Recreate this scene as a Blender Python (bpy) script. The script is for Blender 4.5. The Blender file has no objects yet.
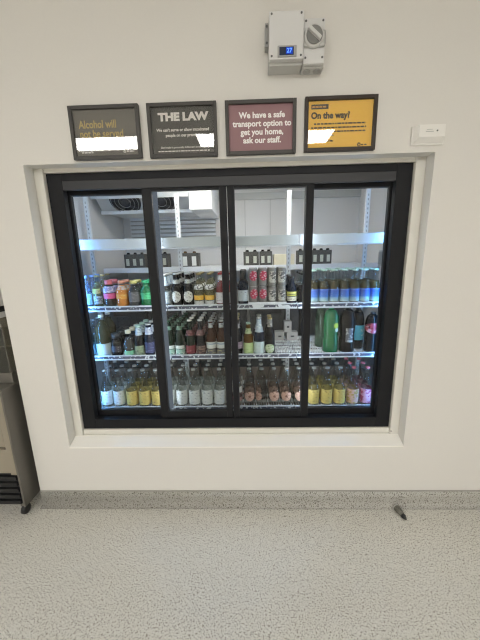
import bpy, bmesh, math, random
from mathutils import Vector, Matrix
random.seed(7)
C = bpy.context.scene.collection
PI = math.pi

# ------------------------------------------------------------------ materials
def _mat(name):
    m = bpy.data.materials.new(name); m.use_nodes = True
    nt = m.node_tree; nt.nodes.clear()
    out = nt.nodes.new('ShaderNodeOutputMaterial')
    return m, nt, out

def rgba(c): return (c[0], c[1], c[2], 1.0)

def pbr(name, col, rough=0.5, metal=0.0, bump=0.0, bscale=60.0, vary=0.0, spec=0.5, coat=0.0):
    m, nt, out = _mat(name)
    b = nt.nodes.new('ShaderNodeBsdfPrincipled')
    b.inputs['Base Color'].default_value = rgba(col)
    b.inputs['Roughness'].default_value = rough
    b.inputs['Metallic'].default_value = metal
    b.inputs['Specular IOR Level'].default_value = spec
    b.inputs['Coat Weight'].default_value = coat
    nt.links.new(b.outputs[0], out.inputs[0])
    if bump or vary:
        tc = nt.nodes.new('ShaderNodeTexCoord')
        n = nt.nodes.new('ShaderNodeTexNoise'); n.inputs['Scale'].default_value = bscale
        n.inputs['Detail'].default_value = 3
        nt.links.new(tc.outputs['Object'], n.inputs['Vector'])
        if bump:
            bp = nt.nodes.new('ShaderNodeBump'); bp.inputs['Strength'].default_value = bump
            bp.inputs['Distance'].default_value = 0.002
            nt.links.new(n.outputs['Fac'], bp.inputs['Height']); nt.links.new(bp.outputs[0], b.inputs['Normal'])
        if vary:
            mx = nt.nodes.new('ShaderNodeMix'); mx.data_type = 'RGBA'
            mx.inputs[6].default_value = rgba([max(0, c*(1-vary)) for c in col])
            mx.inputs[7].default_value = rgba([min(1, c*(1+vary)) for c in col])
            nt.links.new(n.outputs['Fac'], mx.inputs[0]); nt.links.new(mx.outputs[2], b.inputs['Base Color'])
    return m

def emit(name, col, strength):
    m, nt, out = _mat(name)
    e = nt.nodes.new('ShaderNodeEmission'); e.inputs[0].default_value = rgba(col); e.inputs[1].default_value = strength
    nt.links.new(e.outputs[0], out.inputs[0]); return m

def clear(name, tint, body=None, body_mix=0.0, f0=0.04, edge=0.5, rough=0.03, power=3.0):
    """thin see-through shell: tinted transmission + grazing reflection + a share of cloudy body colour"""
    m, nt, out = _mat(name)
    tr = nt.nodes.new('ShaderNodeBsdfTransparent'); tr.inputs[0].default_value = rgba(tint)
    base = tr.outputs[0]
    if body is not None:
        df = nt.nodes.new('ShaderNodeBsdfDiffuse'); df.inputs[0].default_value = rgba(body)
        tl = nt.nodes.new('ShaderNodeBsdfTranslucent'); tl.inputs[0].default_value = rgba(body)
        a = nt.nodes.new('ShaderNodeMixShader'); a.inputs[0].default_value = 0.4
        nt.links.new(df.outputs[0], a.inputs[1]); nt.links.new(tl.outputs[0], a.inputs[2])
        mb = nt.nodes.new('ShaderNodeMixShader'); mb.inputs[0].default_value = body_mix
        nt.links.new(base, mb.inputs[1]); nt.links.new(a.outputs[0], mb.inputs[2]); base = mb.outputs[0]
    gl = nt.nodes.new('ShaderNodeBsdfGlossy'); gl.inputs['Roughness'].default_value = rough
    lw = nt.nodes.new('ShaderNodeLayerWeight'); lw.inputs[0].default_value = 0.5
    pw = nt.nodes.new('ShaderNodeMath'); pw.operation = 'POWER'; pw.inputs[1].default_value = power
    ma = nt.nodes.new('ShaderNodeMath'); ma.operation = 'MULTIPLY_ADD'; ma.inputs[1].default_value = edge; ma.inputs[2].default_value = f0
    nt.links.new(lw.outputs['Facing'], pw.inputs[0]); nt.links.new(pw.outputs[0], ma.inputs[0])
    mx = nt.nodes.new('ShaderNodeMixShader')
    nt.links.new(ma.outputs[0], mx.inputs[0]); nt.links.new(base, mx.inputs[1]); nt.links.new(gl.outputs[0], mx.inputs[2])
    nt.links.new(mx.outputs[0], out.inputs[0]); return m

def label_mat(name, stops, z0, z1, ink=None, amount=0.45, scale=160.0, stretch=(1, 1, 1.6), soft=False):
    """printed paper label: colour bands up its height (stops = [(fraction, colour)...]) with printed marks"""
    m, nt, out = _mat(name)
    b = nt.nodes.new('ShaderNodeBsdfPrincipled'); b.inputs['Roughness'].default_value = 0.45
    nt.links.new(b.outputs[0], out.inputs[0])
    tc = nt.nodes.new('ShaderNodeTexCoord')
    sp = nt.nodes.new('ShaderNodeSeparateXYZ'); nt.links.new(tc.outputs['Object'], sp.inputs[0])
    mr = nt.nodes.new('ShaderNodeMapRange'); mr.inputs[1].default_value = z0; mr.inputs[2].default_value = z1
    nt.links.new(sp.outputs['Z'], mr.inputs[0])
    cr = nt.nodes.new('ShaderNodeValToRGB'); cr.color_ramp.interpolation = 'LINEAR' if soft else 'CONSTANT'
    el = cr.color_ramp.elements
    while len(el) < len(stops): el.new(0.5)
    while len(el) > max(1, len(stops)): el.remove(el[-1])
    for e, (p, c) in zip(el, stops): e.position = p; e.color = rgba(c)
    nt.links.new(mr.outputs[0], cr.inputs[0])
    col = cr.outputs[0]
    if ink is not None:
        mp = nt.nodes.new('ShaderNodeMapping'); mp.inputs['Scale'].default_value = stretch
        nt.links.new(tc.outputs['Object'], mp.inputs[0])
        n = nt.nodes.new('ShaderNodeTexNoise'); n.inputs['Scale'].default_value = scale*0.62; n.inputs['Detail'].default_value = 1
        nt.links.new(mp.outputs[0], n.inputs['Vector'])
        r = nt.nodes.new('ShaderNodeValToRGB'); r.color_ramp.elements[0].position = 1 - amount - 0.03; r.color_ramp.elements[1].position = 1 - amount + 0.05
        nt.links.new(n.outputs['Fac'], r.inputs[0])
        mx = nt.nodes.new('ShaderNodeMix'); mx.data_type = 'RGBA'; mx.inputs[7].default_value = rgba(ink)
        nt.links.new(r.outputs[0], mx.inputs[0]); nt.links.new(col, mx.inputs[6]); col = mx.outputs[2]
    nt.links.new(col, b.inputs['Base Color']); return m

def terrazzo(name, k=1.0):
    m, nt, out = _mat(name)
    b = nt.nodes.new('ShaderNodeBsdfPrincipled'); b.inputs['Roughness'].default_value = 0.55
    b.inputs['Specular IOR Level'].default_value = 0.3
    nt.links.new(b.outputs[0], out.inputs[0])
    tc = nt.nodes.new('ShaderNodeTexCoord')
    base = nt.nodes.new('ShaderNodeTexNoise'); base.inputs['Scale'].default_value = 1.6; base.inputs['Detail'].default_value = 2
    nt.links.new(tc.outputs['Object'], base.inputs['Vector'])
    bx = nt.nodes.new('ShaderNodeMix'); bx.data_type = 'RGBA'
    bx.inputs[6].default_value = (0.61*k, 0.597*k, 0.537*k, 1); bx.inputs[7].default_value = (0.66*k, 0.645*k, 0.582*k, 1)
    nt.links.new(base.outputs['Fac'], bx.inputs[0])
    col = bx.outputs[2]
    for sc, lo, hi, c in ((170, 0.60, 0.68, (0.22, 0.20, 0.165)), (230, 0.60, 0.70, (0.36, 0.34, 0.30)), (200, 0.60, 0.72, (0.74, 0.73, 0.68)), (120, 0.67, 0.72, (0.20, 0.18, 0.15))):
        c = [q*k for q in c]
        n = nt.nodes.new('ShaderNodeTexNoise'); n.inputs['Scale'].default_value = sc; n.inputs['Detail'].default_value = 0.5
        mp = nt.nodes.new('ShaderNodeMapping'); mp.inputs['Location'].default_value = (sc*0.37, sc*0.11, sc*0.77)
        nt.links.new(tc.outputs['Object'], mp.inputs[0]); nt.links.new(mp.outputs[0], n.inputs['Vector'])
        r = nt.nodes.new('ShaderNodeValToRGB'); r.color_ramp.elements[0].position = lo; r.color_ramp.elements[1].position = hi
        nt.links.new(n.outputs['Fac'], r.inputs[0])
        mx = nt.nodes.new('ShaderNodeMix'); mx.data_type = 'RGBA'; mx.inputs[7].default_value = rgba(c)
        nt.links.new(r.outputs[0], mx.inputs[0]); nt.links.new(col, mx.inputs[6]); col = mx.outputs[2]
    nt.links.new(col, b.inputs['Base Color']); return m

def rail_mat(name, zc, half):
    """white shelf edge with a row of small dark printed ticket marks"""
    m, nt, out = _mat(name)
    b = nt.nodes.new('ShaderNodeBsdfPrincipled'); b.inputs['Roughness'].default_value = 0.35
    nt.links.new(b.outputs[0], out.inputs[0])
    tc = nt.nodes.new('ShaderNodeTexCoord'); sp = nt.nodes.new('ShaderNodeSeparateXYZ'); nt.links.new(tc.outputs['Object'], sp.inputs[0])
    d = nt.nodes.new('ShaderNodeMath'); d.operation = 'SUBTRACT'; d.inputs[1].default_value = zc; nt.links.new(sp.outputs['Z'], d.inputs[0])
    a = nt.nodes.new('ShaderNodeMath'); a.operation = 'ABSOLUTE'; nt.links.new(d.outputs[0], a.inputs[0])
    lt = nt.nodes.new('ShaderNodeMath'); lt.operation = 'LESS_THAN'; lt.inputs[1].default_value = half; nt.links.new(a.outputs[0], lt.inputs[0])
    mp = nt.nodes.new('ShaderNodeMapping'); mp.inputs['Scale'].default_value = (1.0, 0.0, 0.9); nt.links.new(tc.outputs['Object'], mp.inputs[0])
    n = nt.nodes.new('ShaderNodeTexNoise'); n.inputs['Scale'].default_value = 62; n.inputs['Detail'].default_value = 1; nt.links.new(mp.outputs[0], n.inputs['Vector'])
    n2 = nt.nodes.new('ShaderNodeTexNoise'); n2.inputs['Scale'].default_value = 7; nt.links.new(mp.outputs[0], n2.inputs['Vector'])
    r = nt.nodes.new('ShaderNodeMath'); r.operation = 'GREATER_THAN'; r.inputs[1].default_value = 0.40; nt.links.new(n.outputs['Fac'], r.inputs[0])
    r2 = nt.nodes.new('ShaderNodeMath'); r2.operation = 'GREATER_THAN'; r2.inputs[1].default_value = 0.36; nt.links.new(n2.outputs['Fac'], r2.inputs[0])
    m1 = nt.nodes.new('ShaderNodeMath'); m1.operation = 'MULTIPLY'; nt.links.new(lt.outputs[0], m1.inputs[0]); nt.links.new(r.outputs[0], m1.inputs[1])
    m2 = nt.nodes.new('ShaderNodeMath'); m2.operation = 'MULTIPLY'; nt.links.new(m1.outputs[0], m2.inputs[0]); nt.links.new(r2.outputs[0], m2.inputs[1])
    mx = nt.nodes.new('ShaderNodeMix'); mx.data_type = 'RGBA'
    mx.inputs[6].default_value = (0.60, 0.64, 0.69, 1); mx.inputs[7].default_value = (0.05, 0.06, 0.10, 1)
    nt.links.new(m2.outputs[0], mx.inputs[0]); nt.links.new(mx.outputs[2], b.inputs['Base Color']); return m

M = {}
M['wall'] = pbr('wall_paint', (0.70, 0.682, 0.640), 0.42, bump=0.04, bscale=90, vary=0.015, spec=0.35)
M['trim'] = pbr('reveal_paint', (0.70, 0.685, 0.625), 0.4, spec=0.35)
M['edging'] = pbr('sill_edging_lit', (0.86, 0.84, 0.78), 0.4)  # sill lightened in colour to look lit from above
M['ceil'] = pbr('ceiling_paint', (0.84, 0.83, 0.81), 0.7)
M['floor'] = terrazzo('speckled_vinyl')
M['skirt_shaded'] = terrazzo('speckled_vinyl_shaded', 0.66)  # floor vinyl darkened: painted shade of the upright cove
M['covecap'] = pbr('cove_cap', (0.34, 0.33, 0.30), 0.5)
M['alu'] = pbr('black_anodised', (0.0105, 0.011, 0.013), 0.5, bump=0.02, bscale=200, spec=0.22)
M['alu_lit'] = pbr('black_anodised_lit', (0.034, 0.035, 0.037), 0.4, spec=0.35)  # lighter copy of the black frame: ceiling light painted into the header
M['gasket'] = pbr('black_rubber', (0.008, 0.009, 0.012), 0.55)
M['pane'] = clear('pane_glass', (0.96, 0.975, 0.97), f0=0.016, edge=0.3, rough=0.0, power=4.0)
M['coldwall'] = pbr('white_panel', (0.72, 0.705, 0.69), 0.5, vary=0.02, bscale=3, spec=0.2)
M['coldfloor'] = pbr('cold_floor', (0.20, 0.20, 0.20), 0.6, vary=0.1, bscale=8)
M['whitemetal'] = pbr('white_coated_steel', (0.80, 0.82, 0.84), 0.35, vary=0.02)
M['railplain'] = pbr('plain_rail', (0.50, 0.545, 0.58), 0.45)
M['brightwhite'] = pbr('bright_white_cover', (0.90, 0.90, 0.89), 0.4)
M['wire'] = pbr('white_wire', (0.85, 0.86, 0.87), 0.4)
M['slot'] = pbr('dark_slot', (0.05, 0.05, 0.055), 0.6)
M['postslot'] = pbr('post_slot', (0.36, 0.37, 0.38), 0.6)
M['steel'] = pbr('brushed_steel', (0.17, 0.16, 0.14), 0.45, metal=0.4, vary=0.08, bscale=14)
M['beige'] = pbr('beige_panel', (0.29, 0.255, 0.195), 0.45)
M['blackp'] = pbr('black_plastic', (0.012, 0.012, 0.013), 0.45)
M['greyp'] = pbr('grey_plastic', (0.66, 0.66, 0.65), 0.4)
M['greyp2'] = pbr('grey_plastic_dark', (0.50, 0.50, 0.48), 0.4)
M['dialdark'] = pbr('dial_dark_grey', (0.20, 0.20, 0.19), 0.45)
M['dial'] = pbr('dial_grey', (0.36, 0.36, 0.345), 0.4)
M['knob'] = pbr('knob_grey', (0.62, 0.62, 0.60), 0.4)
M['screw'] = pbr('screw_dark', (0.12, 0.12, 0.12), 0.4, metal=0.5)
M['whitep'] = pbr('white_plastic', (0.80, 0.785, 0.745), 0.35)
M['disp'] = pbr('display_dark', (0.02, 0.03, 0.06), 0.2)
M['digit'] = emit('blue_digits', (0.10, 0.25, 1.0), 2.2)
M['blueled'] = emit('blue_backlight', (0.02, 0.06, 0.42), 1.0)
M['sframe'] = pbr('sign_frame', (0.060, 0.056, 0.051), 0.4, spec=0.3, vary=0.1, bscale=30)
M['sframe2'] = pbr('sign_frame_brown', (0.032, 0.022, 0.016), 0.35, spec=0.3, vary=0.1, bscale=30)
M['card_grey'] = pbr('card_grey', (0.13, 0.12, 0.108), 0.6, vary=0.06, bscale=20)
M['card_dark'] = pbr('card_dark', (0.040, 0.038, 0.036), 0.6, vary=0.08, bscale=20)
M['card_pink'] = pbr('card_plum', (0.27, 0.145, 0.155), 0.5, vary=0.06, bscale=12)
M['card_yel'] = pbr('card_yellow', (0.97, 0.58, 0.065), 0.6, vary=0.04, bscale=12)
M['ink_white'] = pbr('ink_white', (0.86, 0.84, 0.82), 0.6)
M['ink_yel'] = pbr('ink_yellow', (0.54, 0.41, 0.13), 0.6)
M['ink_black'] = pbr('ink_black', (0.035, 0.022, 0.015), 0.6)
M['ink_or'] = pbr('ink_orange', (0.70, 0.36, 0.06), 0.6)
M['signglass'] = clear('sign_glass', (0.97, 0.97, 0.96), f0=0.065, edge=0.3, rough=0.02, power=4.0)
M['lamp'] = emit('troffer_light', (1.0, 0.975, 0.955), 16.5)
M['lampback'] = emit('troffer_light_far', (1.0, 0.975, 0.955), 30.5)
M['led'] = emit('led_light', (0.78, 0.88, 1.0), 20.0)
M['ledend'] = emit('led_light_blue', (0.18, 0.48, 1.0), 46.0)
M['strip'] = emit('stile_glow', (0.46, 0.54, 0.68), 0.22)  # weak glow painted for a lit door stile, no lamp
M['crate'] = pbr('crate_shade', (0.035, 0.036, 0.038), 0.5, vary=0.1, bscale=20)
M['carton'] = pbr('carton_brown', (0.27, 0.205, 0.165), 0.75, vary=0.08, bscale=10)
M['cartonw'] = pbr('carton_white', (0.50, 0.48, 0.46), 0.6, vary=0.06, bscale=25)
M['pack'] = pbr('pack_dark', (0.05, 0.048, 0.042), 0.55, vary=0.2, bscale=40)
M['packlab'] = pbr('pack_print', (0.52, 0.54, 0.46), 0.55, vary=0.35, bscale=90)
M['packwhite'] = pbr('pack_white', (0.75, 0.75, 0.72), 0.55)
M['cream'] = pbr('cream_carton', (0.72, 0.66, 0.48), 0.6)
M['pengrey'] = pbr('stopper_grey', (0.125, 0.12, 0.10), 0.6, vary=0.9, bscale=150)

# glass and drinks
G = {}
G['clear'] = clear('clear_glass', (0.93, 0.96, 0.955), body=(0.75, 0.78, 0.78), body_mix=0.003, f0=0.02, edge=0.9, rough=0.03, power=3.4)
G['green'] = pbr('green_glass', (0.0025, 0.010, 0.0045), 0.14, spec=0.10)
G['amber'] = pbr('amber_glass', (0.042, 0.013, 0.004), 0.14, spec=0.10)
G['ambgreen'] = pbr('olive_amber_glass', (0.085, 0.040, 0.006), 0.14, spec=0.10)
G['dark'] = pbr('dark_glass', (0.006, 0.0055, 0.006), 0.14, spec=0.10)
G['navy'] = pbr('navy_glass', (0.006, 0.010, 0.022), 0.14, spec=0.10)
G['cola'] = pbr('cola_bottle', (0.007, 0.0055, 0.0055), 0.15, spec=0.14, vary=0.3, bscale=30)
G['greenpet'] = clear('green_pet', (0.05, 0.36, 0.13), body=(0.01, 0.26, 0.075), body_mix=0.72, f0=0.05, edge=0.5, rough=0.08, power=2.2)
G['palegreen'] = clear('pale_green_pet', (0.32, 0.50, 0.34), body=(0.12, 0.22, 0.13), body_mix=0.45, f0=0.05, edge=0.5, rough=0.08, power=2.2)
G['bluepet'] = clear('blue_pet', (0.62, 0.70, 0.86), body=(0.36, 0.44, 0.60), body_mix=0.35, f0=0.05, edge=0.6, rough=0.08, power=2.2)
D = {}
D['water'] = clear('drink_clear', (0.93, 0.915, 0.905), body=(0.12, 0.09, 0.075), body_mix=0.06, f0=0.0, edge=0.1)
D['lemon'] = clear('drink_lemon', (0.74, 0.70, 0.52), body=(0.45, 0.40, 0.24), body_mix=0.35, f0=0.0, edge=0.1)
D['brownish'] = clear('drink_brown', (0.40, 0.30, 0.16), body=(0.20, 0.15, 0.07), body_mix=0.55, f0=0.0, edge=0.1)
D['olive'] = clear('drink_olive', (0.42, 0.38, 0.24), body=(0.16, 0.14, 0.07), body_mix=0.5, f0=0.0, edge=0.1)
D['orange'] = pbr('drink_orange', (0.70, 0.24, 0.03), 0.3, vary=0.15, bscale=40)
D['dark'] = pbr('drink_dark', (0.014, 0.011, 0.012), 0.3)
D['red'] = pbr('drink_red', (0.20, 0.02, 0.025), 0.25, vary=0.3, bscale=40)
D['pink'] = clear('drink_pink', (0.91, 0.88, 0.865), body=(0.13, 0.09, 0.075), body_mix=0.09, f0=0.0, edge=0.1)

def flat(name, c, r=0.4, **k): return pbr(name, c, r, **k)
CAP = dict(white=flat('cap_white', (0.75, 0.73, 0.68)), silver=flat('cap_silver', (0.5, 0.5, 0.48), 0.3, metal=0.7), black=flat('cap_black', (0.015, 0.015, 0.015)),
    yellow=flat('cap_yellow', (0.66, 0.58, 0.20)), pink=flat('cap_pink', (0.60, 0.14, 0.17)), green=flat('cap_green', (0.03, 0.36, 0.15)), darkgreen=flat('cap_dark_green', (0.012, 0.06, 0.025)), orange=flat('cap_orange', (0.66, 0.28, 0.18)),
    red=flat('cap_red', (0.40, 0.03, 0.03)), blue=flat('cap_blue', (0.25, 0.36, 0.6)), gold=flat('cap_gold', (0.45, 0.36, 0.16), 0.3, metal=0.6), palegreen=flat('cap_pale_green', (0.45, 0.62, 0.52)), cream=flat('cap_cream', (0.72, 0.66, 0.50)))

# ------------------------------------------------------------------ mesh helpers
def bx(bm, x0, x1, y0, y1, z0, z1, mi=0, bev=0.0):
    vs = [bm.verts.new((x, y, z)) for x in (x0, x1) for y in (y0, y1) for z in (z0, z1)]
    F = [(0, 1, 3, 2), (4, 6, 7, 5), (0, 4, 5, 1), (2, 3, 7, 6), (0, 2, 6, 4), (1, 5, 7, 3)]
    fs = [bm.faces.new([vs[i] for i in f]) for f in F]
    for f in fs: f.material_index = mi
    if bev > 0:
        es = list({e for f in fs for e in f.edges})
        r = bmesh.ops.bevel(bm, geom=es, offset=bev, segments=2, affect='EDGES', profile=0.6)
        for f in r['faces']: f.material_index = mi

def lathe(bm, prof, seg=20, mi=0, arc=None, cap=True, c=(0, 0, 0), axis='z'):
    """prof = [(r,z)...]; arc=(a0,a1) radians for a partial shell"""
    full = arc is None
    n = seg if full else seg + 1
    rings = []
    for r, z in prof:
        ring = []
        for i in range(n):
            a = 2*PI*i/seg if full else arc[0] + (arc[1]-arc[0])*i/seg
            p = (r*math.cos(a), r*math.sin(a), z)
            if axis == 'y': p = (p[0], p[2], p[1])
            ring.append(bm.verts.new((c[0]+p[0], c[1]+p[1], c[2]+p[2])))
        rings.append(ring)
    for a, b in zip(rings, rings[1:]):
        for i in range(n if full else n-1):
            j = (i+1) % n
            f = bm.faces.new((a[i], a[j], b[j], b[i])); f.material_index = mi; f.smooth = True
    if cap and full:
        f = bm.faces.new(list(reversed(rings[0]))); f.material_index = mi
        f = bm.faces.new(rings[-1]); f.material_index = mi

def tube(bm, p, q, r, seg=8, mi=0):
    p, q = Vector(p), Vector(q); d = (q-p); L = d.length
    rot = d.to_track_quat('Z', 'Y').to_matrix().to_4x4(); rot.translation = p
    b2 = bmesh.new(); lathe(b2, [(r, 0), (r, L)], seg, mi); b2.transform(rot)
    me = bpy.data.meshes.new('t'); b2.to_mesh(me); b2.free(); bm.from_mesh(me); bpy.data.meshes.remove(me)

def obj(name, bm, mats, parent=None, loc=(0, 0, 0), recalc=True):
    if recalc: bmesh.ops.recalc_face_normals(bm, faces=bm.faces)
    me = bpy.data.meshes.new(name); bm.to_mesh(me); bm.free()
    for m in (mats if isinstance(mats, (list, tuple)) else [mats]): me.materials.append(m)
    o = bpy.data.objects.new(name, me); C.objects.link(o); o.location = loc
    if parent is not None: o.parent = parent
    return o

def box(name, dims, mat, parent=None, bev=0.0, loc=(0, 0, 0)):
    bm = bmesh.new(); bx(bm, *dims, bev=bev); return obj(name, bm, mat, parent, loc)

def thing(name, label, cat, loc=(0, 0, 0), group=None):
    o = bpy.data.objects.new(name, None); C.objects.link(o); o.empty_display_size = 0.05
    o.location = loc; return tag(o, label, cat, group)

def tag(o, label, cat, group=None):
    o['label'] = label; o['category'] = cat
    if group: o['group'] = group
    return o

def structure(name, bm, mats):
    o = obj(name, bm, mats); o['kind'] = 'structure'; return o

def dup(root, loc, rz, label, group):
    r = root.copy(); C.objects.link(r); r.location = loc; r.rotation_euler = (0, 0, rz); r['label'] = label; r['group'] = group
    for ch in root.children:
        c = ch.copy(); C.objects.link(c); c.parent = r
        for g in ch.children:
            d = g.copy(); C.objects.link(d); d.parent = c
    return r

def text(name, s, size, mat, parent, x, y, z, align='CENTER', bold=0.0, spacing=1.0, sx=1.0, depth=0.0002):
    cu = bpy.data.curves.new(name, 'FONT'); cu.body = s; cu.size = size; cu.align_x = align; cu.align_y = 'CENTER'
    cu.extrude = depth; cu.offset = bold; cu.space_line = spacing; cu.materials.append(mat); cu.resolution_u = 3
    tmp = bpy.data.objects.new(name, cu); me = bpy.data.meshes.new_from_object(tmp); me.name = name
    bpy.data.objects.remove(tmp); bpy.data.curves.remove(cu)
    o = bpy.data.objects.new(name, me); C.objects.link(o); o.parent = parent
    o.location = (x, y, z); o.rotation_euler = (PI/2, 0, 0); o.scale = (sx, 1, 1)
    return o

# ------------------------------------------------------------------ room
OX0, OX1, OZ0, OZ1 = -1.075, 0.879, 0.408, 1.951
WEND, CEIL = -1.305, 3.2
bm = bmesh.new()
WB = 0.10
bx(bm, WEND, OX0, 0, WB, 0, CEIL); bx(bm, OX1, 4.4, 0, WB, 0, CEIL)
bx(bm, OX0, OX1, 0, WB, OZ1, CEIL); bx(bm, OX0, OX1, 0, WB, 0, OZ0)
bx(bm, WEND, WEND+0.1, WB, 1.7, 0, CEIL)
structure('wall_back', bm, M['wall'])
bm = bmesh.new(); bx(bm, 4.4, 4.5, -8.0, 0.1, 0, CEIL); structure('wall_right', bm, M['wall'])
bm = bmesh.new(); bx(bm, -4.5, -4.4, -8.0, 1.7, 0, CEIL); structure('wall_left', bm, M['wall'])
bm = bmesh.new(); bx(bm, -4.5, 4.5, -8.1, -8.0, 0, CEIL); structure('wall_front', bm, M['wall'])
bm = bmesh.new(); bx(bm, -4.4, WEND, 0.95, 1.05, 0, CEIL); structure('wall_recess', bm, M['wall'])
bm = bmesh.new(); bx(bm, -4.5, 4.5, -8.1, 1.7, CEIL, CEIL+0.1); structure('ceiling', bm, M['ceil'])
bm = bmesh.new(); bx(bm, -4.5, 4.5, -8.1, 0.1, -0.1, 0.0); bx(bm, -4.5, WEND, 0.1, 1.0, -0.1, 0); structure('floor', bm, M['floor'])

# coved vinyl skirting with its thin cap line
bm = bmesh.new()
prof = [(0.0, 0.104), (-0.004, 0.104), (-0.0045, 0.060)]
R = 0.026
for i in range(7):
    a = (PI/2)*i/6
    prof.append((-0.0045-R+R*math.cos(a), 0.0275-(R)*math.sin(a)+0.0))
prof += [(0.0, 0.0005)]
x0, x1 = WEND, 4.4
A = [bm.verts.new((x0, y, z)) for y, z in prof]; B = [bm.verts.new((x1, y, z)) for y, z in prof]
for i in range(len(prof)-1):
    f = bm.faces.new((A[i], A[i+1], B[i+1], B[i])); f.smooth = True
bm.faces.new(A); bm.faces.new(list(reversed(B)))
structure('baseboard_back', bm, M['skirt_shaded'])
bm = bmesh.new(); bx(bm, WEND, 4.4, -0.006, 0, 0.104, 0.110); structure('trim_1', bm, M['covecap'])

# reveal: bead strip around the fridge opening, sill, top
bm = bmesh.new()
FX0, FX1, FZ0, FZ1, FY = -1.026, 0.829, 0.477, 1.931, 0.087
bx(bm, OX0, FX0-0.001, 0.066, WB, OZ0, OZ1, bev=0.004)
bx(bm, FX1+0.001, OX1, 0.066, WB, OZ0, OZ1, bev=0.004)
bx(bm, FX0, FX1, 0.066, WB, OZ0, FZ0-0.030, bev=0.004)
bx(bm, FX0, FX1, 0.078, WB, FZ0-0.034, FZ0-0.001, bev=0.004)
bx(bm, FX0, FX1, 0.075, WB, FZ1+0.001, OZ1)
structure('trim_2', bm, M['trim'])
# pale sill wedge, overhead light put into its colour and slope
bm = bmesh.new()
sec = [(-0.003, OZ0-0.004), (-0.003, OZ0+0.003), (0.066, OZ0+0.034), (0.066, OZ0-0.004)]
Aa = [bm.verts.new((OX0+0.0005, y, q)) for y, q in sec]; Bb = [bm.verts.new((OX1-0.0005, y, q)) for y, q in sec]
for i in range(4):
    k = (i+1) % 4; bm.faces.new((Aa[i], Aa[k], Bb[k], Bb[i]))
bm.faces.new(Aa); bm.faces.new(list(reversed(Bb)))
structure('trim_3', bm, M['edging'])
# small dark screw heads in the reveal
bm = bmesh.new()
for (x, y, z, ax) in ((-0.985, 0.064, 0.437, 'y'), (0.79, 0.064, 0.436, 'y'), (-0.95, 0.064, 0.425, 'y'), (0.835, 0.064, 0.462, 'y')):
    lathe(bm, [(0.0035, y), (0.0035, y+0.004)], 8, 0, c=(x, 0, z), axis='y')
structure('trim_4', bm, M['screw'])

# ------------------------------------------------------------------ ceiling lights
lights = [(-2.08, -3.47, 0.60, 'ceiling light panel reflected in the grey sign'), (-0.31, -3.47, 0.40, 'ceiling light panel reflected in the dark notice'), (0.86, -3.47, 0.40, 'ceiling light panel reflected in the yellow sign'),
          (-2.4, -5.6, 0.60, 'ceiling light panel at the back of the room near the left wall'), (0.0, -5.6, 0.60, 'ceiling light panel at the middle back of the room'), (2.4, -5.6, 0.60, 'ceiling light panel at the back of the room near the right wall')]
for i, (x, y, hw, lab) in enumerate(lights):
    t = thing('ceiling_light', lab, 'ceiling light', (x, y, CEIL), 'ceiling light panels')
    hd = 0.275 if i < 3 else 0.30
    bm = bmesh.new()
    bx(bm, -hw-0.02, -hw, -hd-0.02, hd+0.02, -0.03, 0); bx(bm, hw, hw+0.02, -hd-0.02, hd+0.02, -0.03, 0)
    bx(bm, -hw, hw, -hd-0.02, -hd, -0.03, 0); bx(bm, -hw, hw, hd, hd+0.02, -0.03, 0)
    obj('frame', bm, M['whitep'], t)
    box('diffuser', (-hw, hw, -hd, hd, -0.022, -0.004), M['lamp'] if i < 3 else M['lampback'], t)

# ------------------------------------------------------------------ cold room behind the doors
CX0, CX1, CY1, CZ = -1.20, 1.06, 1.47, 2.10
bm = bmesh.new(); bx(bm, CX0-0.004, CX0, 0.10, CY1, 0.03, CZ); structure('wall_coldroom_left', bm, M['coldwall'])
bm = bmesh.new(); bx(bm, CX1, CX1+0.06, 0.10, CY1, 0.03, CZ); structure('wall_coldroom_right', bm, M['coldwall'])
bm = bmesh.new(); bx(bm, CX0, CX1, CY1, CY1+0.06, 0.03, CZ)
structure('wall_coldroom_back', bm, M['coldwall'])
bm = bmesh.new(); bx(bm, CX0, CX1, 0.10, CY1, 0, 0.03); structure('floor_coldroom', bm, M['coldfloor'])
bm = bmesh.new(); bx(bm, CX0, CX1, 0.10, CY1, CZ, CZ+0.06); structure('ceiling_coldroom', bm, M['coldwall'])
bm = bmesh.new(); bx(bm, -0.30, CX1, CY1-0.035, CY1, 2.0, 2.06); structure('trim_5', bm, M['greyp2'])
bm = bmesh.new()
for x in (-0.02, 0.22, 0.62): bx(bm, x, x+0.006, CY1-0.006, CY1, 1.45, 2.0)
structure('trim_6', bm, M['greyp2'])

# slim evaporator unit with two fans, hung from the cold room ceiling
ev = thing('evaporator_unit', 'white cooling unit with two dark fans hung inside the cold room', 'cooling unit', (-0.70, 1.1, CZ))
bm = bmesh.new()
pts = [(-0.28, 0.0), (-0.28, -0.10), (-0.12, -0.245), (0.30, -0.245), (0.30, 0.0)]   # (y,z) section
w = 0.46
Aa = [bm.verts.new((-w, y, z)) for y, z in pts]; Bb = [bm.verts.new((w-0.19, y, z)) for y, z in pts]
n = len(pts)
for i in range(n):
    j = (i+1) % n; bm.faces.new((Aa[i], Aa[j], Bb[j], Bb[i]))
bm.faces.new(Aa); bm.faces.new(list(reversed(Bb)))
obj('casing', bm, M['greyp'], ev)
box('end_cover', (w-0.19, w-0.02, -0.29, 0.31, -0.262, 0.0), M['brightwhite'], ev, bev=0.008)
box('visor', (-w, w-0.19, -0.305, -0.295, -0.172, 0.0), M['greyp'], ev)
box('drip_lip', (-w, w-0.02, -0.155, -0.125, -0.262, -0.235), M['whitemetal'], ev)
nrm = Vector((0, -0.145, -0.16)).normalized()
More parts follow.
